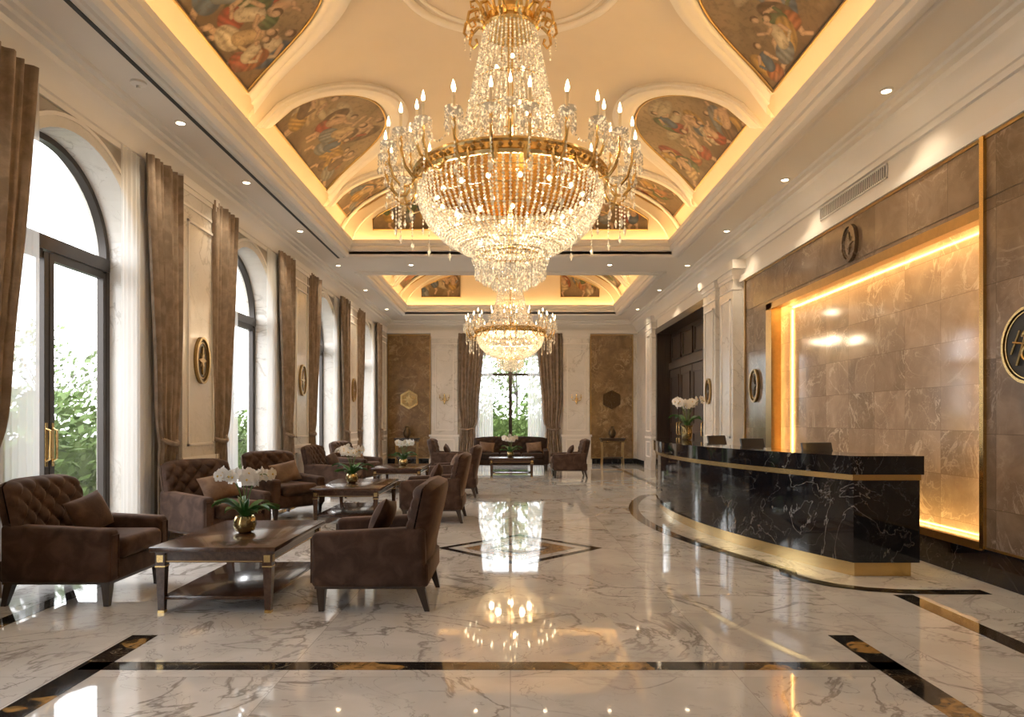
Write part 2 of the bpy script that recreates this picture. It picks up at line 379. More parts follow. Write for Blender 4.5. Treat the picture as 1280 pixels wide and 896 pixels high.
b.box(13.8,18.6,-.5,-.36,0,3.85,W)
b.box(13.8,13.95,-.4,.04,0,3.85,W); b.box(18.45,18.6,-.4,.04,0,3.85,W); b.box(13.8,18.6,-.4,.05,3.7,3.85,W); b.box(13.8,18.6,-.36,-.28,2.72,2.9,W)
for i in range(4):
    y0=13.98+i*1.12; b.box(y0,y0+1.08,-.36,-.31,.02,2.7,W); panel_frame(b,y0+.12,y0+.96,.2,1.1,-.31,W,.04,.02); panel_frame(b,y0+.12,y0+.96,1.25,2.55,-.31,W,.04,.02)
    panel_frame(b,y0+.06,y0+1.02,2.98,3.62,-.36,W,.05,.03)
    b.tube([(y0+(.98 if i%2==0 else .1),-.3,1.0),(y0+(.98 if i%2==0 else .1),-.25,1.02),(y0+(.98 if i%2==0 else .1),-.25,1.3),(y0+(.98 if i%2==0 else .1),-.3,1.32)],.012,M['gold'],6)
b.obj('door_1')
b=MB(); b.setM(FRt(3.99,0)); b.box(7.25,8.75,-.01,.008,3.94,4.06,M['slot']); panel_frame(b,7.22,8.78,3.92,4.08,0,M['trim'],.015,.015)
for i in range(38): y=7.27+i*.039; b.box(y,y+.012,0,.014,3.94,4.06,M['trim'])
b.obj('air_vent_grille',False)

# ------------------------------------------------------------------ back and front walls
b=MB(); b.setM(FB(YB,0)); mw=M['marble_w']
b.box(-4.4,-1.05,-.3,0,0,H,mw); b.box(1.05,5.0,-.3,0,0,H,mw); b.box(-1.05,1.05,-.3,0,3.5,H,mw); b.obj('wall_back',False)
b=MB(); b.setM(FB(YB,0))
for s in (-1,1):
    x0,x1=sorted((s*2.55,s*3.85)); b.box(x0,x1,0,.03,.2,4.05,M['marble_bk']); panel_frame(b,x0-.03,x1+.03,.17,4.08,0,M['goldd'],.03,.045)
b.obj('wall_panel_brown_marble',False)
b=MB(); b.setM(FB(YB,0)); pilaster(b,-2.48,-1.66,.14,4.1); pilaster(b,1.66,2.48,.14,4.1); b.box(-4,4,0,.17,4.1,4.2,M['trim'])
for s in (-1,1):
    x0,x1=sorted((s*1.62,s*2.52)); b.box(x0,x1,0,.22,0,.90,mw); b.box(x0-.03,x1+.03,0,.25,.86,.92,M['trim']); b.box(x0-.03,x1+.03,0,.25,0,.16,mw); panel_frame(b,x0+.12,x1-.12,.26,.78,.22,M['trim'])
b.obj('pilaster_back_wall')
b=MB(); b.setM(FB(YB,0)); b.box(-4,-2.55,.03,.05,0,.16,M['black']); b.box(2.55,4,.03,.05,0,.16,M['black']); b.obj('baseboard_back',False)
b=MB(); b.box(-4.4,5,YF-.3,YF,0,H,mw); b.obj('wall_front',False)
b=MB(); b.setM(FB(YB+.12,0)); F=M['bronze_f']
for x0,x1 in ((-1.05,-.99),(.99,1.05),(-.055,.055)): b.box(x0,x1,-.04,.05,0,3.5,F)
for s in (-1,1):
    x0,x1=sorted((s*.05,s*.99)); b.box(x0,x1,-.03,.04,.0,.2,F); b.box(x0,x1,-.03,.04,2.78,2.86,F); b.box(x0,x1,-.03,.04,3.43,3.5,F)
b.add([(-1,0,.05),(1,0,.05),(1,0,3.45),(-1,0,3.45)],[(0,1,2,3)],M['glass']); b.obj('window_6')

# ------------------------------------------------------------------ ceiling
CO=[(3.05,2.1,12.9),(3.1,14.6,20.1)]
b=MB(); pm=M['plaster']; T=.2
b.box(-4.4,-3.15,YF-.3,YB+.3,H,H+T,pm); b.box(3.15,5.0,YF-.3,YB+.3,H,H+T,pm)
b.box(-3.15,3.15,YF-.3,CO[0][1],H,H+T,pm); b.box(-3.15,3.15,CO[0][2],CO[1][1],H,H+T,pm); b.box(-3.15,3.15,CO[1][2],YB+.3,H,H+T,pm)
b.obj('ceiling',False)
b=MB()
prof=[(0,4.12),(.025,4.12),(.03,4.17),(.05,4.18),(.06,4.25),(.10,4.32),(.17,4.37),(.18,4.42),(.24,4.43),(.25,4.46),(.30,4.47),(.31,4.5)]
b.sweep(prof,XL,XR,YF,YB,M['trim'])
b.obj('trim_3',True,25)
b=MB()
for hw,y0,y1 in CO:
    p=[(-.20,4.5),(-.19,4.47),(-.16,4.47),(-.14,4.49),(-.12,4.49),(-.1,4.46),(-.05,4.455),(-.02,4.47),(0,4.49),(.0,4.55),(.03,4.56),(.05,4.62),(.04,4.65),(.08,4.69),(.09,4.75),(.07,4.76),(.0,4.76),(-.02,4.72),(-.12,4.70)]
    b.sweep(p,-hw,hw,y0,y1,M['trim'])
b.obj('trim_4',True,25)

SK=(.42,.27,.18)
CL=[(.25,.05,.03),(.07,.10,.15),(.34,.20,.06),(.07,.10,.045),(.45,.37,.27),(.12,.07,.04),(.28,.10,.045),(.15,.16,.18),(.40,.28,.16)]
def paint(px,pz,W,Hh,seed):
    rg=np.random.RandomState(seed)
    n=sum(np.sin(px*rg.uniform(2,9)+pz*rg.uniform(-9,9)+rg.uniform(0,6)) for _ in range(7))/7
    g=np.clip(pz/Hh,0,1)[:,None]
    col=(1-g)*np.array((.09,.055,.032))+g*np.array((.26,.185,.11))
    col=col*(1+.45*n[:,None])
    def put(d,c,fold=0,fq=14,ang=0):
        nonlocal col
        m=np.clip((1-d)/.10,0,1)[:,None]
        sh=.35+.65*np.clip(1-d,0,1)**.5
        if fold: sh=sh*(1+fold*np.sin((px*cos(ang)+pz*sin(ang)+.04*np.sin(px*11+pz*7))*fq*4))
        col=col*(1-m)+m*(np.array(c)[None,:]*sh[:,None])
    for _ in range(5):
        cx,cz=rg.uniform(-W,W),rg.uniform(.45,1)*Hh; put(np.hypot((px-cx)/rg.uniform(.2,.4),(pz-cz)/rg.uniform(.08,.16)),(.40,.32,.22))
    nf=max(2,int(W*7.5)); fig=[]
    for k in range(nf):
        fx=-W*.85+1.7*W*(k+.5)/nf+rg.uniform(-.12,.12); fig.append((fx,rg.uniform(0,.5)*Hh*(1-(abs(fx)/W)**2)))
    fig.sort(key=lambda q:-q[1])
    for fx,fz in fig:
        s=rg.uniform(.72,.98) if W>.7 else rg.uniform(.5,.6); th=rg.uniform(-.7,.7); mir=rg.choice([-1,1])
        dx=(px-fx)*mir; dz=pz-fz; X=(dx*cos(th)+dz*sin(th))/s; Z=(-dx*sin(th)+dz*cos(th))/s
        def E(cx,cz,rx,rz,rot=0):
            a=X-cx;b_=Z-cz; return np.hypot((a*cos(rot)+b_*sin(rot))/rx,(-a*sin(rot)+b_*cos(rot))/rz)
        def C(x0,z0,x1,z1,r):
            L2=(x1-x0)**2+(z1-z0)**2; t=np.clip(((X-x0)*(x1-x0)+(Z-z0)*(z1-z0))/L2,0,1)
            return np.hypot(X-x0-t*(x1-x0),Z-z0-t*(z1-z0))/r
        c1,c2,c3=[CL[i] for i in rg.choice(len(CL),3,replace=False)]
        put(E(-.12,.5,.20,.38,rg.uniform(-.5,.5)),c3,.28,12,rg.uniform(0,3))
        put(C(.02,.15,.22,-.05,.06),SK); put(C(.22,-.05,.20,-.25,.045),SK)
        put(E(.03,.24,.21,.25,.4),c1,.3,13,rg.uniform(0,3))
        put(C(.0,.40,.03,.66,.12),SK if rg.rand()<.5 else c2,.12,10,1)
        hx,hz=rg.uniform(.2,.4),rg.uniform(.45,.95)
        put(C(.10,.72,.18,(.72+hz)/2-.05,.042),SK); put(C(.18,(.72+hz)/2-.05,hx,hz,.034),SK)
        put(C(-.08,.72,-.2,.55,.042),SK); put(C(-.2,.55,-.12,.42,.034),c2)
        put(E(.05,.93,.075,.085),(.10,.055,.03)); put(E(.075,.905,.058,.072),(.48,.32,.22))
    return np.clip(col,.01,.9)
FV=[];FF=[];FC=[]
def fresco_panel(fn,nu,nv,W,Hh,seed):
    o=len(FV); px=[];pz=[]
    for j in range(nv+1):
        for i in range(nu+1):
            u=i/nu; v=j/nv; p,a,c=fn(u,v); FV.append(p); px.append(a); pz.append(c)
    for j in range(nv):
        for i in range(nu): FF.append((o+j*(nu+1)+i,o+j*(nu+1)+i+1,o+(j+1)*(nu+1)+i+1,o+(j+1)*(nu+1)+i))
    FC.append(paint(np.array(px),np.array(pz),W,Hh,seed))
def ell(hw,th,off=0):
    a=hw+.33; hh=1.55*(a/3.38); return ((a-off)*cos(th),4.78+(hh-off)*sin(th))
b=MB(); bc_=MB(); bt=MB(); sd=10
for ci,(hw,y0,y1) in enumerate(CO):
    ya,yb=y0-.33,y1+.33; n=48
    b.add([(*[ell(hw,pi*i/n)[0]],y,ell(hw,pi*i/n)[1]) for y in (ya,yb) for i in range(n+1)],[(i,i+1,n+2+i,n+1+i) for i in range(n)],M['vault'])
    for y in (ya,yb): b.add([(ell(hw,pi*i/n)[0],y,ell(hw,pi*i/n)[1]) for i in range(n+1)],[list(range(n+1))],M['vault'])
    a=hw+.33
    for s in (-1,1): b.add([(s*a,ya,4.69),(s*a,yb,4.69),(s*a,yb,4.79),(s*a,ya,4.79)],[(0,1,2,3)],M['vault'])
    for y in (ya,yb): b.add([(-a,y,4.69),(a,y,4.69),(a,y,4.79),(-a,y,4.79)],[(0,1,2,3)],M['vault'])
    for s in (-1,1):
        x0,x1=sorted((s*(hw+.20),s*(hw+.24))); bc_.box(x0,x1,y0-.1,y1+.1,4.705,4.72,M['cove'])
    for y in (y0-.22,y1+.22): bc_.box(-hw-.1,hw+.1,y-.02,y+.02,4.705,4.72,M['cove'])
    for y,d in ((ya,1),(yb,-1)):
        for off,rr in ((.06,.035),(.32,.02)):
            bt.tube([(ell(hw,pi*i/40,off)[0],y+d*.01,ell(hw,pi*i/40,off)[1]) for i in range(41)],rr,M['trim'],8)
        for s in (-1,1):
            af=a-.42; xi_=1.50; xo_=2.66; zb=5.05
            def tz(x): return 4.78+(1.55*(a/3.38)-.42)*(1-(x/af)**2)**.5-.02
            def fn(u,v):
                x=xo_+(xi_-xo_)*u; zt=max(zb+.01,tz(x)); z=zb+(zt-zb)*v; return ((s*x,y+d*.012,z),(u-.5)*1.16,z-zb)
            sd+=1; fresco_panel(fn,90,60,.6,.8,sd)
            pts=[(s*xi_,zb),(s*xo_,zb)]+[(s*(xo_+(xi_-xo_)*k/14),max(zb+.01,tz(xo_+(xi_-xo_)*k/14))) for k in range(15)]
            bt.tube([(p[0],y+d*.02,p[1]) for p in pts],.014,M['goldd'],6,True)
    cs=[10.4,6.9,3.4] if ci==0 else [17.35]
    T0,T1=math.radians(20),math.radians(55)
    lst=[(c,1.3,-1,1) for c in cs]
    lst+=[(yb+.05,.95,-1,-.06)] + [(ya-.05,.95,.06,1)]
    for c,hwid,ta,tb in lst:
        for s in (1,-1):
            def P_(t,v,off=.015,gw=0):
                arch=max(0,1-abs(t)**2.3)**.5; th=T0-gw+(T1-T0+2*gw)*(.0+arch*v)
                x,z=ell(hw,th,off); return (s*x,c+t*(hwid+gw*2.5),z)
            def fn(u,v):
                t=ta+(tb-ta)*u; arch=max(0,1-abs(t)**2.3)**.5
                return (P_(t,v),t*hwid*s,arch*v*1.75)
            sd+=1; fresco_panel(fn,200 if tb-ta>1.5 else 110,110,hwid,1.75,sd)
            ts=[ta+(tb-ta)*k/60 for k in range(61)]
            bt.tube([P_(t,1,.02) for t in ts]+[P_(t,0,.02) for t in reversed(ts)],.016,M['goldd'],6,True)
            prof=[(.012,.0),(.012,.05),(.03,.07),(.05,.07),(.055,.10),(.075,.11),(.10,.10),(.105,.06),(.12,.05),(.12,.0)]
            vs=[P_(t,1,o_,g_) for t in ts for g_,o_ in prof]; k_=len(prof)
            bt.add(vs,[(i*k_+j,i*k_+j+1,(i+1)*k_+j+1,(i+1)*k_+j) for i in range(len(ts)-1) for j in range(k_-1)],M['trim'])
    cy=7.5 if ci==0 else 17.35
    for r,rr in ((1.25,.05),(1.12,.025),(.45,.04)):
        pts=[]
        for k in range(64):
            x=r*cos(2*pi*k/64); th=math.acos(x/a); pts.append((x,cy+r*sin(2*pi*k/64),ell(hw,th,.01)[1]))
        bt.tube(pts,rr,M['trim'],8,True)
b.obj('ceiling_vault',True,60); bc_.obj('cove_led_strip',False); bt.obj('trim_5',True,60)
me=bpy.data.meshes.new('ceiling_fresco'); me.from_pydata(FV,[],FF); me.materials.append(M['fresco'])
ca=me.color_attributes.new('Col','FLOAT_COLOR','POINT'); cc=np.concatenate(FC); cc=np.hstack([cc,np.ones((len(cc),1))]).astype(np.float32)
ca.data.foreach_set('color',cc.ravel()); me.update(); place('ceiling_fresco',me)
b=MB(); b.box(-3.34,-3.30,YF+.5,13.2,4.492,4.502,M['slot']); b.obj('ceiling_slot_diffuser',False)
b=MB(); b.lathe([(.062,0),(.062,-.012),(.045,-.016),(.042,-.004)],M['trim'],20); b.lathe([(.0,-.008),(.042,-.008)],M['dl'],20); dlm=b.mesh('downlight')
spots=[]
for xx,ys in ((-3.48,(1.8,4.4,7.2,9.0,11.3,13.8,16.4,19.2)),(3.58,(1.8,4.2,6.5,8.9,11.3,13.8,16.4,19.2))):
    for y in ys: place('downlight',dlm,(xx,y,4.5)); spots.append((xx,y))
for x in (-2.0,-.7,.7,2.0): place('downlight',dlm,(x,13.75,4.5)); spots.append((x,13.75))
for x in (-2,2): place('downlight',dlm,(x,.5,4.5)); spots.append((x,.5))
for i,(x,y) in enumerate(spots):
    l=bpy.data.lights.new('downlight_lamp','SPOT'); l.energy=50; l.color=(1,.82,.58); l.spot_size=math.radians(100); l.spot_blend=.8; l.shadow_soft_size=.05
    o=bpy.data.objects.new('downlight_lamp',l); scene.collection.objects.link(o); o.location=(x,y,4.46)
b=MB(); b.lathe([(.07,0),(.07,-.02),(.05,-.03),(.02,-.035),(.02,-.06),(.0,-.06)],M['trim'],16); b.obj('smoke_detector',loc=(-3.46,6.35,4.5))

# ------------------------------------------------------------------ curtains
def curtain(name,frame,xo,xi,ztop,tie=1.12,mat=None,nf=8,depth=.04,wt=.26,wb=.5,flat=False):
    b=MB(); b.setM(frame); mat=mat or M['curtain']; ph=random.uniform(0,6)
    def fn(u,v):
        z=ztop*(1-v)+.02*v
        W0=xi-xo; d=1 if W0>0 else -1; W0=abs(W0)
        if flat: w=W0; sh=0
        else:
            if z>tie: t=(z-tie)/(ztop-tie); w=wt+(W0-wt)*(t**.5); 
            else: t=(tie-z)/tie; w=wt+(wb-wt)*(t**.6)
            sh=.10*math.exp(-((z-tie)/.6)**2)
        amp=depth
        if not flat: amp*= (0.55+0.45*min(1,w/W0*1.2))
        uu=u+.012*sin(2*pi*u*3+ph)
        y=.015+amp*(1+sin(2*pi*nf*uu+ph))*(.8+.2*sin(17*u+ph))
        if not flat: y+=.006*(1+sin(2*pi*nf*2.7*u+z*1.2))
        return (xo+d*(sh+u*w),y,z)
    b.grid(fn,nf*10,40,mat)
    if not flat:
        d=1 if xi>xo else -1
        b.tube([(xo+d*(.08+(wt+.04)*t),.02+.09*sin(pi*t)+.02,tie-.05*sin(pi*t)+.03*t) for t in [k/12 for k in range(13)]],.028,mat,8)
        b.tube([(xo+d*(.08+wt*.5),.13,tie-.05),(xo+d*(.08+wt*.5),.135,tie-.35)],[.012,.022],mat,8)
    o=b.obj(name,True,80); return o
for c in WC:
    for s in (-1,1):
        curtain('curtain',FL(-3.90,c),s*1.66,s*(.94 if s>0 else .76),4.2,nf=7,wt=.32)
        curtain('sheer_curtain',FL(-3.965,c),s*1.25,s*.60,4.15,mat=M['sheer'],nf=8,depth=.014,flat=True)
for s in (-1,1):
    curtain('curtain',FB(YB-.12,0),s*1.64,s*.8,4.1,nf=7,depth=.05,wt=.4,wb=.55)
    curtain('sheer_curtain',FB(YB-.0,0),s*1.15,s*.55,3.9,mat=M['sheer'],nf=8,depth=.025,flat=True)

# ------------------------------------------------------------------ chandelier
def lerp_prof(pr,t):
    L=[0]
    for i in range(1,len(pr)): L.append(L[-1]+math.dist(pr[i],pr[i-1]))
    d=t*L[-1]
    for i in range(1,len(pr)):
        if d<=L[i]+1e-9:
            k=(d-L[i-1])/(L[i]-L[i-1]); return (pr[i-1][0]+(pr[i][0]-pr[i-1][0])*k,pr[i-1][1]+(pr[i][1]-pr[i-1][1])*k)
    return pr[-1]
def chandelier_mesh():
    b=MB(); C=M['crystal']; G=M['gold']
    bowl=[(1.0,-.04),(1.01,-.16),(.98,-.32),(.89,-.48),(.74,-.62),(.56,-.73),(.40,-.79)]
    def strands(pr,n,k,r,h,ph=0):
        for i in range(n):
            a=2*pi*(i+ph)/n
            for j in range(k):
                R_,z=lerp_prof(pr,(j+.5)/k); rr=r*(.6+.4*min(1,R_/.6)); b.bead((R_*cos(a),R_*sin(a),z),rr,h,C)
    strands(bowl,92,32,.019,.020)
    for pr in bowl[1:]: b.tube([(pr[0]*.985*cos(2*pi*i/48),pr[0]*.985*sin(2*pi*i/48),pr[1]) for i in range(48)],.006,G,5,True)
    cone=[(.98,.10),(.78,.18),(.60,.36),(.48,.7),(.41,1.05),(.34,1.4),(.28,1.68)]
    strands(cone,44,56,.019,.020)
    for pr in cone[1:]: b.tube([(pr[0]*.985*cos(2*pi*i/40),pr[0]*.985*sin(2*pi*i/40),pr[1]) for i in range(40)],.006,G,5,True)
    for k,(r,z0,z1) in enumerate(((.40,-.78,-.98),(.31,-.80,-1.04),(.2,-.82,-1.10))):
        n=max(8,int(34*r/.3))
        strands([(r,z0),(r*.96,z1)],n,7,.014,.020); b.tube([(r*cos(2*pi*i/32),r*sin(2*pi*i/32),z0) for i in range(32)],.012,G,6,True)
        for i in range(n): b.bead((r*.96*cos(2*pi*i/n),r*.96*sin(2*pi*i/n),z1-.05),.018,.045,C,5)
    b.lathe([(1.0,-.07),(1.05,-.08),(1.07,-.05),(1.05,-.03),(1.05,.03),(1.07,.05),(1.05,.08),(1.0,.07),(.98,0),(1.0,-.07)],G,72)
    for i in range(72): a=2*pi*i/72; b.lathe([(0,.026),(.024,.0),(0,-.026)],M['goldd'],6,(1.06*cos(a),1.06*sin(a),0))
    for i in range(12):
        a=2*pi*i/12; b.tube([(.1*cos(a),.1*sin(a),.3),(.5*cos(a),.5*sin(a),.1),(1.0*cos(a),1.0*sin(a),0)],.012,G,6)
    def arm(a,pts,cz):
        P=[(r*cos(a),r*sin(a),z) for r,z in pts]; b.tube(P,.016,G,6); r,z=pts[-1]; x,y=r*cos(a),r*sin(a)
        b.lathe([(.012,-.03),(.03,-.01),(.065,.012),(.085,.035),(.08,.035),(.03,.02),(.0,.02)],C,12,(x,y,z+.01))
        b.lathe([(.02,.02),(.028,.05),(.02,.07)],G,8,(x,y,z))
        b.lathe([(.014,.06),(.014,.21)],M['candle'],8,(x,y,z)); b.lathe([(.0,.20),(.015,.222),(.018,.245),(.010,.285),(0,.32)],M['flame'],8,(x,y,z))
        for q in range(8):
            aa=2*pi*q/8
            for k in range(3): b.bead((x+.078*cos(aa),y+.078*sin(aa),z+.02-.035*k),.011,.016,C)
            b.bead((x+.078*cos(aa),y+.078*sin(aa),z-.12),.016,.045,C)
    n=24
    for i in range(n):
        a=2*pi*(i+.5)/n
        arm(a,[(1.05,0),(1.07,-.10),(1.13,-.19),(1.22,-.20),(1.30,-.12),(1.345,.02),(1.35,.18)],0)
        for k in range(8):
            b.bead((1.24*cos(a),1.24*sin(a),-.22-.04*k),.013,.019,C)
        b.bead((1.24*cos(a),1.24*sin(a),-.58),.022,.06,C,5)
        for k in range(5):
            b.bead((1.34*cos(a),1.34*sin(a),-.06-.04*k),.012,.018,C)
        b.bead((1.34*cos(a),1.34*sin(a),-.31),.02,.055,C,5)
        for k in range(12):
            t=(k+.5)/12; aa=a+2*pi/n*t; b.bead((1.34*cos(aa),1.34*sin(aa),.16-.18*sin(pi*t)),.012,.014,C)
    for i in range(12):
        a=2*pi*i/12
        arm(a,[(.98,.08),(1.0,.08),(1.06,.10),(1.10,.20),(1.10,.34)],0)
    for i in range(14):
        a=2*pi*i/14; q=.24
        pts=[(.26,1.42),(.30,1.52),(.40,1.56),(.49,1.50),(.51,1.40),(.46,1.34),(.41,1.38),(.43,1.43)]
        b.tube([(r*cos(a),r*sin(a),z+q) for r,z in pts],[.02,.02,.018,.018,.016,.014,.012,.02],G,6)
        pts=[(.26,1.5),(.30,1.66),(.38,1.76),(.44,1.74),(.43,1.68),(.40,1.69)]
        b.tube([(r*cos(a),r*sin(a),z+q) for r,z in pts],[.02,.018,.016,.013,.012,.016],G,6)
        for k in range(5): b.bead((.50*cos(a),.50*sin(a),1.36+q-.035*k),.010,.016,C)
    b.lathe([(.28,1.64),(.31,1.67),(.29,1.71),(.26,1.74),(.28,1.79),(.2,1.84),(.08,1.9),(.05,1.99),(.03,2.04),(.03,2.27),(.12,2.30),(.16,2.37),(.0,2.37)],G,32)
    b.lathe([(.03,-.78),(.03,1.84)],G,10)
    for R_,z,n in ((.80,-.2,16),(.60,-.45,11),(.25,-.66,5),(.22,.3,5),(.2,.8,4),(.17,1.3,3)):
        for i in range(n):
            a=2*pi*(i+.3)/n; b.lathe([(0,-.028),(.02,-.016),(.026,0),(.02,.018),(0,.03)],M['bulb'],8,(R_*cos(a),R_*sin(a),z))
    return b.mesh('chandelier')
cm=chandelier_mesh()
def chandelier(x,y,z,sc,pw):
    o=place('chandelier',cm,(x,y,z),0,sc)
    ls=[(.6*cos(2*pi*k/5+.3),.6*sin(2*pi*k/5+.3),-.25,pw/5) for k in range(5)]+[(.15,0,.6,pw*.2)]
    for lx,ly,dz,e in ls:
        l=bpy.data.lights.new('chandelier_lamp','POINT'); l.energy=e; l.color=(1,.78,.50); l.shadow_soft_size=.06
        q=bpy.data.objects.new('chandelier_lamp',l); scene.collection.objects.link(q); q.location=(lx,ly,dz); q.parent=o
    return o
chandelier(0,7.5,3.97,1.0,130)
ch2=chandelier(0,17.35,3.6,.84,85)
b=MB(); b.lathe([(.02,0),(.02,.95)],M['gold'],8); b.lathe([(.14,.92),(.16,.97),(.0,.99)],M['gold'],20)
o=b.obj('suspension_rod'); o.parent=ch2; o.location=(0,0,2.3)

# ------------------------------------------------------------------ armchair / sofa
def tuft_back(b,w,h,x,z0,lean,mat,th=.16,cols=5,tuft=True,curve=.05):
    def top(u): return h*(1-.07*abs(u)**5)
    def base(u,v,front):
        uu=2*u-1; zz=v*top(uu)
        e=max(0,1-abs(uu)**10)**.5*max(0,1-abs(2*v-1)**12)**.5
        if front:
            a=u*cols; c=v*cols*h/w*1.0
            f=abs(sin(pi*(a+c)/1)*sin(pi*(a-c)/1))**.45 if tuft and v>.3 else .8
            d=th/2*e*.8+ .034*(f-.3)*e
        else: d=-th/2*e
        xx=x+d-math.tan(lean)*zz+curve*abs(uu)**2.5*(1 if front else .8)
        return (xx,uu*w/2,z0+zz)
    b.grid(lambda u,v:base(u,v,True),56,44,mat); b.grid(lambda u,v:base(1-u,v,False),44,24,mat)
def pillow(b,c,w,h,t,rotm,mat):
    def f(s):
        def g(u,v):
            a=2*u-1;d=2*v-1; 
            th=t/2*(max(0,1-abs(a)**2.2))**.5*(max(0,1-abs(d)**2.2))**.5
            k=1-.06*(1-abs(a)**2)*abs(d)**2; k2=1-.06*(1-abs(d)**2)*abs(a)**2
            p=Vector((s*th,a*w/2*k2,d*h/2*k)); return rotm@p+Vector(c)
        return g
    b.grid(f(1),16,16,mat); b.grid(lambda u,v:f(-1)(1-u,v),16,16,mat)
def seat_furn(W,mat,cush=True,pil=1,pmat=None,ncush=1,cols=5):
    b=MB(); hw=W/2; D0,D1=-.40,.42
    for x,y,dx in ((.36,hw-.07,0),(.36,-hw+.07,0),(-.34,hw-.07,-.05),(-.34,-hw+.07,-.05)):
        vs=[];
        for z,r,o in ((0,.018,dx),(.18,.032,0)): vs+=[(x+o-r,y-r,z),(x+o+r,y-r,z),(x+o+r,y+r,z),(x+o-r,y+r,z)]
        b.add(vs,[(3,2,1,0),(4,5,6,7),(0,1,5,4),(1,2,6,5),(2,3,7,6),(3,0,4,7)],M['woodd'])
    b.box(D0+.02,D1-.02,-hw+.03,hw-.03,.165,.19,M['woodd'])
    b.rbox(D0,D1-.01,-hw+.02,hw-.02,.18,.34,.02,mat)
    for s in (-1,1):
        y0,y1=sorted((s*hw,s*(hw-.13)))
        b.rbox(D0+.02,D1,y0,y1,.18,.60,.035,mat,4,T=lambda v:Vector((v.x,v.y,v.z-.04*max(0,v.x)/.42*(1 if v.z>.4 else 0))))
        b.tube([(D1+.002,y0+.025,.21),(D1+.002,y0+.025,.52),(D1+.002,y1-.025,.52),(D1+.002,y1-.025,.21)],.006,mat,6)
    cw=(W-.27)/ncush
    for i in range(ncush):
        y0=-hw+.135+i*cw
        b.rbox(-.25,D1+.03,y0+.005,y0+cw-.005,.33,.475,.05,mat,5,T=lambda v,y0=y0:Vector((v.x,v.y,v.z+(.02*max(0,1-((v.y-y0-cw/2)/(cw/2))**2) if v.z>.42 else 0))))
        b.tube([(D1+.02,y0+.03,.44),(D1+.02,y0+cw-.03,.44)],.006,mat,6)
    tuft_back(b,W-.02,.70,-.27,.22,math.radians(12),mat,.19,cols)
    Rm=Matrix.Rotation(math.radians(-24),3,'Y')
    if pil==1: pillow(b,(-.02,.06,.62),.44,.30,.14,Matrix.Rotation(.15,3,'X')@Rm,pmat or M['pillow'])
    elif pil==2:
        for s in (-1,1): pillow(b,(-.03,s*(hw-.38),.63),.42,.30,.14,Matrix.Rotation(.1*s,3,'X')@Rm,pmat or M['pillow'])
    return b
cp=seat_furn(.84,M['velvet'],pil=1).mesh('armchair')
cq=seat_furn(.84,M['velvet'],pil=1,pmat=M['velvet']).mesh('armchair_dark')
for (x,y,r,me) in ((-3.30,5.33,0,cq),(-3.24,7.5,-32,cp),(-3.22,9.65,-38,cp),(-3.2,12.3,-5,cq),(-3.3,14.6,-15,cp),
                (-.98,5.2,180,cq),(-1.03,9.35,180,cq),(-1.0,12.3,180,cp),(-1.55,16.9,0,cq),(1.42,16.5,180,cq)):
    place('armchair',me,(x,y,0),math.radians(r))
so=seat_furn(2.05,M['leather'],pil=2,ncush=3,cols=11).mesh('sofa'); place('sofa',so,(.0,18.6,0),math.radians(-90))

# ------------------------------------------------------------------ coffee table
def table(name,lx,ly,loc):
    b=MB(); W=M['wood']; a=lx/2;c=ly/2
    b.rbox(-a,a,-c,c,.435,.47,.008,W,2); b.box(-a+.03,a-.03,-c+.03,c-.03,.425,.436,W)
    b.box(-a+.05,a-.05,-c+.05,c-.05,.355,.426,W)
    b.box(-a+.047,a-.047,-c+.047,c-.047,.36,.366,M['goldd'])
    for s in (-1,1):
        for t in (-1,1):
            x,y=s*(a-.065),t*(c-.065)
            b.box(x-.033,x+.033,y-.033,y+.033,.33,.427,W); b.box(x-.035,x+.035,y-.035,y+.035,.325,.335,M['gold']); b.box(x-.022,x+.022,y-.036,y+.036,.36,.41,M['gold']); b.box(x-.036,x+.036,y-.022,y+.022,.36,.41,M['gold'])
            vs=[]
            for z,r in ((0,.02),(.33,.031)): vs+=[(x-r,y-r,z),(x+r,y-r,z),(x+r,y+r,z),(x-r,y+r,z)]
            b.add(vs,[(3,2,1,0),(4,5,6,7),(0,1,5,4),(1,2,6,5),(2,3,7,6),(3,0,4,7)],W)
            b.box(x-.023,x+.023,y-.023,y+.023,0,.02,M['gold'])
    b.rbox(-a+.06,a-.06,-c+.06,c-.06,.09,.115,.006,W,2)
    b.obj(name,loc=loc)
table('coffee_table',.88,1.3,(-2.08,5.4,0)); table('coffee_table',.92,1.5,(-2.16,9.65,0)); table('coffee_table',.95,1.4,(-2.12,13.4,0)); table('coffee_table',1.1,.7,(0.03,16.6,0))

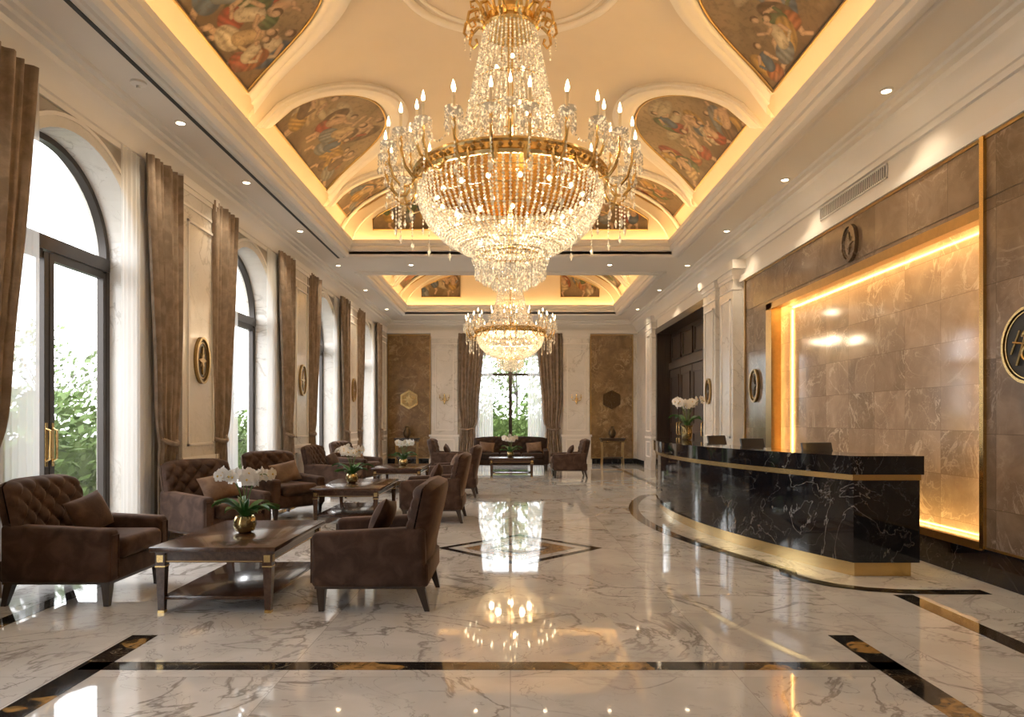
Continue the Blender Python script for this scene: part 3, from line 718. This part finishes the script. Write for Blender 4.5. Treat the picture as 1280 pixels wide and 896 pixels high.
# ------------------------------------------------------------------ orchids
def orchid(seed,tall=False):
    random.seed(seed); b=MB()
    if tall: ph=.2; b.lathe([(.05,0),(.065,.02),(.075,.10),(.07,.17),(.085,.20),(.078,.2),(.065,.17),(.0,.17)],M['pot'],20)
    else: ph=.13; b.lathe([(.045,0),(.075,.02),(.09,.065),(.08,.11),(.07,.13),(.065,.125),(.07,.10),(.0,.10)],M['pot'],20)
    b.lathe([(.066,ph-.02),(.05,ph+.0),(.0,ph+.01)],M['soil'],14)
    nl=5 if tall else 14
    for i in range(nl):
        a=2*pi*i/nl+random.uniform(-.2,.2); L=random.uniform(.18,.28); up=random.uniform(.05,.13)
        def fn(u,v):
            r=.02+L*v; z=ph+up*4*v*(1-v*.75)*.9-.02; w=.065*sin(pi*min(1,.12+v*.88))**.7*(u-.5)
            z+=abs(u-.5)*.04; return (r*cos(a)-w*sin(a),r*sin(a)+w*cos(a),z)
        b.grid(fn,4,8,M['leaf'])
    def flower(c,n,s):
        n=n.normalized(); t=n.cross(Vector((0,0,1))); t=t.normalized() if t.length>.01 else Vector((1,0,0)); w=t.cross(n)
        for k in range(5):
            a=pi/2+2*pi*k/5; wd=.62 if k in (1,4) else .42; ln=1.0
            d=t*cos(a)+w*sin(a); e=n.cross(d)
            pts=[c+n*.004*s, c+d*s*.35*ln+e*s*wd*.75+n*s*.10, c+d*s*.75*ln+e*s*wd*.8+n*s*.10, c+d*s*ln+n*s*.02, c+d*s*.75*ln-e*s*wd*.8+n*s*.10, c+d*s*.35*ln-e*s*wd*.75+n*s*.10]
            b.add(pts,[(0,1,2,3),(0,3,4,5)],M['petal'])
        q=c+n*.012
        b.add([q+t*.010,q+w*.01,q-t*.01,q-w*.013,q+n*.014],[(0,1,4),(1,2,4),(2,3,4),(3,0,4)],M['yel'])
    ns=6
    for i in range(ns):
        a=2*pi*i/ns+random.uniform(-.3,.3); out=random.uniform(.14,.22); top=ph+random.uniform(.30,.36)
        path=[]
        for k in range(13):
            t=k/12; r=.01+out*t**1.5; z=ph+ (top-ph)*sin(t*pi*.58)
            path.append(Vector((r*cos(a),r*sin(a),z)))
        b.tube(path,.004,M['stem'],5)
        for k in (7,8,9,10,11,12):
            p=path[k]; off=Vector((random.uniform(-.03,.03),random.uniform(-.03,.03),random.uniform(-.015,.03)))
            n=Vector((cos(a)+random.uniform(-.8,.8),sin(a)-.6+random.uniform(-.8,.5),random.uniform(-.1,.5)))
            flower(p+off,n,random.uniform(.046,.058))
    return b.mesh('orchid_plant',True,60)
o1=orchid(3); o2=orchid(11); o3=orchid(5,True)
place('orchid_plant',o1,(-2.10,5.4,.47),0); place('orchid_plant',o2,(-2.25,9.7,.47),1); place('orchid_plant',o1,(-2.1,13.4,.47),2); place('orchid_plant',o2,(0,16.6,.47),.4)
place('orchid_vase',o3,(2.78,10.75,1.05),.5,1.15)

# ------------------------------------------------------------------ reception desk
b=MB()
def foot(off,y1=12.0):
    pts=[]
    for i in range(37):
        y=y1+off*.6-(y1+off*.6-5.87+off)*i/36; pts.append((xf(max(5.87,min(12.,y)))-off,y))
    pts+=[(3.52+off*.5,5.87-off),(3.52+off*.5,6.37)]
    for i in range(30):
        y=6.37+(y1+off*.6-6.37)*i/29; pts.append((xf(min(12,y))+.50,y))
    return pts
b.polyz(foot(-.07),0,.13,M['gold']); b.polyz(foot(0),.13,.84,M['black']); b.polyz(foot(.012),.84,.89,M['gold']); b.polyz(foot(.035),.89,1.05,M['black'])
pts=[];
for i in range(20): y=6.4+5.4*i/19; pts.append((xf(y)+.49,y))
for i in range(20): y=11.8-5.4*i/19; pts.append((min(3.7,xf(y)+.95),y))
b.polyz(pts[::-1],.70,.74,M['wood'])
for y in (7.0,8.9,10.8): b.box(xf(y)+.5,min(3.66,xf(y)+.9),y-.02,y+.02,0,.70,M['woodd'])
b.obj('reception_desk',True,25)
def monitor(x,y,r):
    b=MB(); b.lathe([(.11,0),(.11,.012),(.02,.018),(.018,.14),(.0,.14)],M['screen'],20)
    T=lambda v:Vector((v.x-.25*(v.z-.12),v.y,v.z))
    b.rbox(-.012,.015,-.19,.19,.10,.385,.008,M['screen'],2,T=T)
    b.obj('computer_monitor',loc=(x,y,.742),rot=math.radians(r))
monitor(3.18,7.0,-72); monitor(3.12,8.7,-66); monitor(3.18,10.4,-60)

# ------------------------------------------------------------------ emblems, sconces, consoles
def star(n,r0,r1,cx=0,cz=0,ph=pi/2,sx=1): return [(cx+(r0 if k%2==0 else r1)*cos(ph+pi*k/n)*sx,cz+(r0 if k%2==0 else r1)*sin(ph+pi*k/n)) for k in range(2*n)]
def medallion(name,frame,cx,cz,rx,rz,face,rim,fig):
    b=MB(); b.setM(frame)
    b.prism([(cx+rx*cos(2*pi*i/40),cz+rz*sin(2*pi*i/40)) for i in range(40)],0,.02,face)
    b.ann(cx,cz,rx,rz,.03,0,.045,rim,40); b.ann(cx,cz,rx*.78,rz*.78,.012,0,.03,rim,40)
    b.prism(star(4,rz*.60,rz*.14,cx,cz,pi/2,rx/rz),.02,.035,fig); b.prism(star(4,rz*.42,rz*.12,cx,cz,pi/4,rx/rz),.02,.03,fig)
    b.obj(name,False)
for c in (8.48,12.6,16.72,4.25): medallion('wall_medallion',FL(-3.85,0),c,2.1,.19,.29,M['bronze'],M['goldd'],M['goldd'])
medallion('wall_medallion',FRt(3.97,0),11.05,1.92,.2,.27,M['bronze'],M['goldd'],M['bronze'])
medallion('wall_medallion',FRt(3.83,0),13.15,1.92,.17,.25,M['bronze'],M['goldd'],M['bronze'])
medallion('carved_stone_medallion',FRt(3.97,0),7.95,3.42,.17,.22,M['marble_br'],M['marble_br'],M['marble_br'])
b=MB(); b.setM(FRt(3.97,0)); cx,cz=5.16,1.93
b.prism([(cx+.29*cos(2*pi*i/48),cz+.29*sin(2*pi*i/48)) for i in range(48)],0,.03,M['slot']); b.ann(cx,cz,.30,.30,.022,0,.05,M['gold'],48); b.ann(cx,cz,.265,.265,.008,0,.04,M['gold'],48)
S=[(cx+.075*cos(t)*(1+.1*t/5),.045,cz+.055+.06*sin(t)) for t in [(.2+4.6*k/14) for k in range(15)]]+[(cx-.075*cos(t),.045,cz-.065+.06*sin(-t)) for t in [(1.6+ -4.4*k/14+3.14) for k in range(15)]]
b.tube(S,.013,M['gold'],6)
b.tube([(cx-.16,.045,cz-.13),(cx-.03,.045,cz+.17),(cx+.0,.045,cz+.17),(cx+.13,.045,cz-.15)],.012,M['gold'],6)
b.tube([(cx-.17,.045,cz-.03),(cx+.17,.045,cz+.03)],.009,M['gold'],6); b.tube([(cx+.1,.045,cz+.12),(cx+.19,.045,cz-.06)],.010,M['gold'],6)
b.obj('round_logo_sign',False)
for s,mt in ((-1,M['gold']),(1,M['bronze'])):
    b=MB(); b.setM(FB(YB-.03,0)); cx,cz=s*3.2,2.02
    b.prism([(cx+.31*cos(2*pi*i/6+pi/6),cz+.31*sin(2*pi*i/6+pi/6)) for i in range(6)],0,.03,mt)
    b.prism([(cx+.25*cos(2*pi*i/6+pi/6),cz+.25*sin(2*pi*i/6+pi/6)) for i in range(6)],.03,.04,M['goldd'] if s<0 else M['bronze']); b.prism(star(4,.22,.06,cx,cz),.04,.06,mt); b.prism(star(4,.15,.05,cx,cz,pi/4),.04,.055,mt)
    b.obj('hexagonal_wall_emblem',False)
b=MB(); b.lathe([(.0,-.16),(.02,-.14),(.03,-.1),(.015,-.05),(.05,.0),(.06,.03),(.02,.05),(.025,.12),(.0,.2)],M['gold'],12); b.box(-.03,.03,-.01,.07,-.08,.06,M['gold']); b.tube([(-.14,0,.05),(-.13,0,-.02),(0,0,-.05),(.13,0,-.02),(.14,0,.05)],.012,M['gold'],6)
for s in (-1,1): b.lathe([(.0,.04),(.03,.05),(.03,.07),(.012,.08),(.012,.14),(.0,.17)],M['gold'],8,(s*.14,0,0))
sc=b.mesh('wall_sconce')
for x in (-2.07,2.07): place('wall_sconce',sc,(x,YB-.20,2.02))
def console(x):
    b=MB(); 
    b.rbox(-.38,.38,-.2,.2,.78,.82,.01,M['woodd'],2); b.box(-.35,.35,-.17,.17,.70,.78,M['woodd']); b.box(-.36,.36,-.18,.18,.72,.73,M['gold'])
    for s in (-1,1):
        for t in (-1,1): b.tube([(s*.33,t*.15,.70),(s*.31,t*.13,.4),(s*.33,t*.15,0)],[.022,.014,.02],M['goldd'],8)
    b.box(-.31,.31,-.13,.13,.2,.23,M['woodd'])
    b.lathe([(.06,.82),(.10,.90),(.12,.98),(.08,1.08),(.04,1.14),(.06,1.18),(.0,1.18)],M['bronze'],20)
    b.obj('console_table',loc=(x,21.1,0))
console(-3.2); console(3.15)

# ------------------------------------------------------------------ exterior
b=MB(); b.box(-40,-4.42,-20,50,-.3,-.08,M['pave']); b.box(-40,20,22.0,50,-.3,-.08,M['pave']); b.obj('exterior_terrace_ground',False)
def leafcloud(b,n,sampler,s0,mat):
    for k in range(n):
        c=sampler(); a=Vector((random.gauss(0,1),random.gauss(0,1),random.gauss(0,1))).normalized(); t=a.orthogonal().normalized(); w=a.cross(t); s=s0*random.uniform(.6,1.3)
        b.add([c-t*s,c+w*s*.5,c+t*s,c-w*s*.5],[(0,1,2,3)],mat)
random.seed(2)
def hs(x0,x1,y0,y1,z1):
    def f():
        while 1:
            x,y,z=random.uniform(x0,x1),random.uniform(y0,y1),random.uniform(-.05,z1)
            if z<z1*(.7+.6*mn.noise(Vector((x,y,3))*.9)): return Vector((x,y,z))
    return f
b=MB(); leafcloud(b,16000,hs(-9.0,-7.6,2,30,1.9),.10,M['hedge']); b.box(-8.8,-8.0,2,30,-.08,.9,M['hedge']); b.obj('garden_hedge',False)
b=MB(); leafcloud(b,9000,hs(-3.8,4.2,25.5,27.5,3.0),.10,M['hedge']); b.box(-3.7,4.1,26.2,27.3,-.08,1.4,M['hedge']); b.obj('garden_hedge',False)
def tree(x,y,h,n=1500):
    b=MB(); b.tube([(0,0,-.1),(.05,.02,h*.4),(0,.05,h*.8)],[.10,.07,.03],M['woodd'],8)
    cl=[Vector((random.gauss(0,1.0),random.gauss(0,1.0),h*.72+random.uniform(-1.5,1.5))) for _ in range(18)]
    for c in cl: b.tube([(0,.03,h*.45),tuple((Vector((0,.05,h*.6))+c)/2),tuple(c)],[.03,.02,.01],M['woodd'],5)
    def f():
        c=random.choice(cl); return c+Vector((random.gauss(0,.4),random.gauss(0,.4),random.gauss(0,.3)))
    leafcloud(b,n,f,.12,M['tree']); b.obj('garden_tree',False,loc=(x,y,0))
for p in ((-3.5,33,5.5),(3.2,32,5.2),(.3,36,6)): tree(*p)
for p in ((-18,19,3.6),(-17,25,4.0),(-18,32,4.4),(-17,39,4.5)): tree(*p,n=700)

# ------------------------------------------------------------------ world / daylight
w=bpy.data.worlds.new('World'); scene.world=w; w.use_nodes=True; nt=w.node_tree
bg=nt.nodes['Background']; bg.inputs[0].default_value=(.97,.98,1.0,1); bg.inputs[1].default_value=6.5
def portal(loc,rot,sx,sy):
    l=bpy.data.lights.new('window_portal','AREA'); l.shape='RECTANGLE'; l.size=sx; l.size_y=sy; l.cycles.is_portal=True
    o=bpy.data.objects.new('window_portal',l); scene.collection.objects.link(o); o.location=loc; o.rotation_euler=rot
for c in WC: portal((-4.42,c,2.0),(0,-pi/2,0),4.0,1.95)
portal((0,YB+.32,1.75),(-pi/2,0,0),2.1,3.5)

# ------------------------------------------------------------------ camera
cd=bpy.data.cameras.new('camera'); cam=bpy.data.objects.new('camera',cd); scene.collection.objects.link(cam)
cam.location=(0,0,1.35); cam.rotation_euler=(pi/2,0,0); cd.lens=24; cd.sensor_width=36; cd.shift_y=78/1280; cd.shift_x=2/1280; cd.clip_end=200
scene.camera=cam
scene.view_settings.view_transform='Standard'
scene.view_settings.look='None'
scene.view_settings.exposure=0.2
scene.view_settings.gamma=1.1
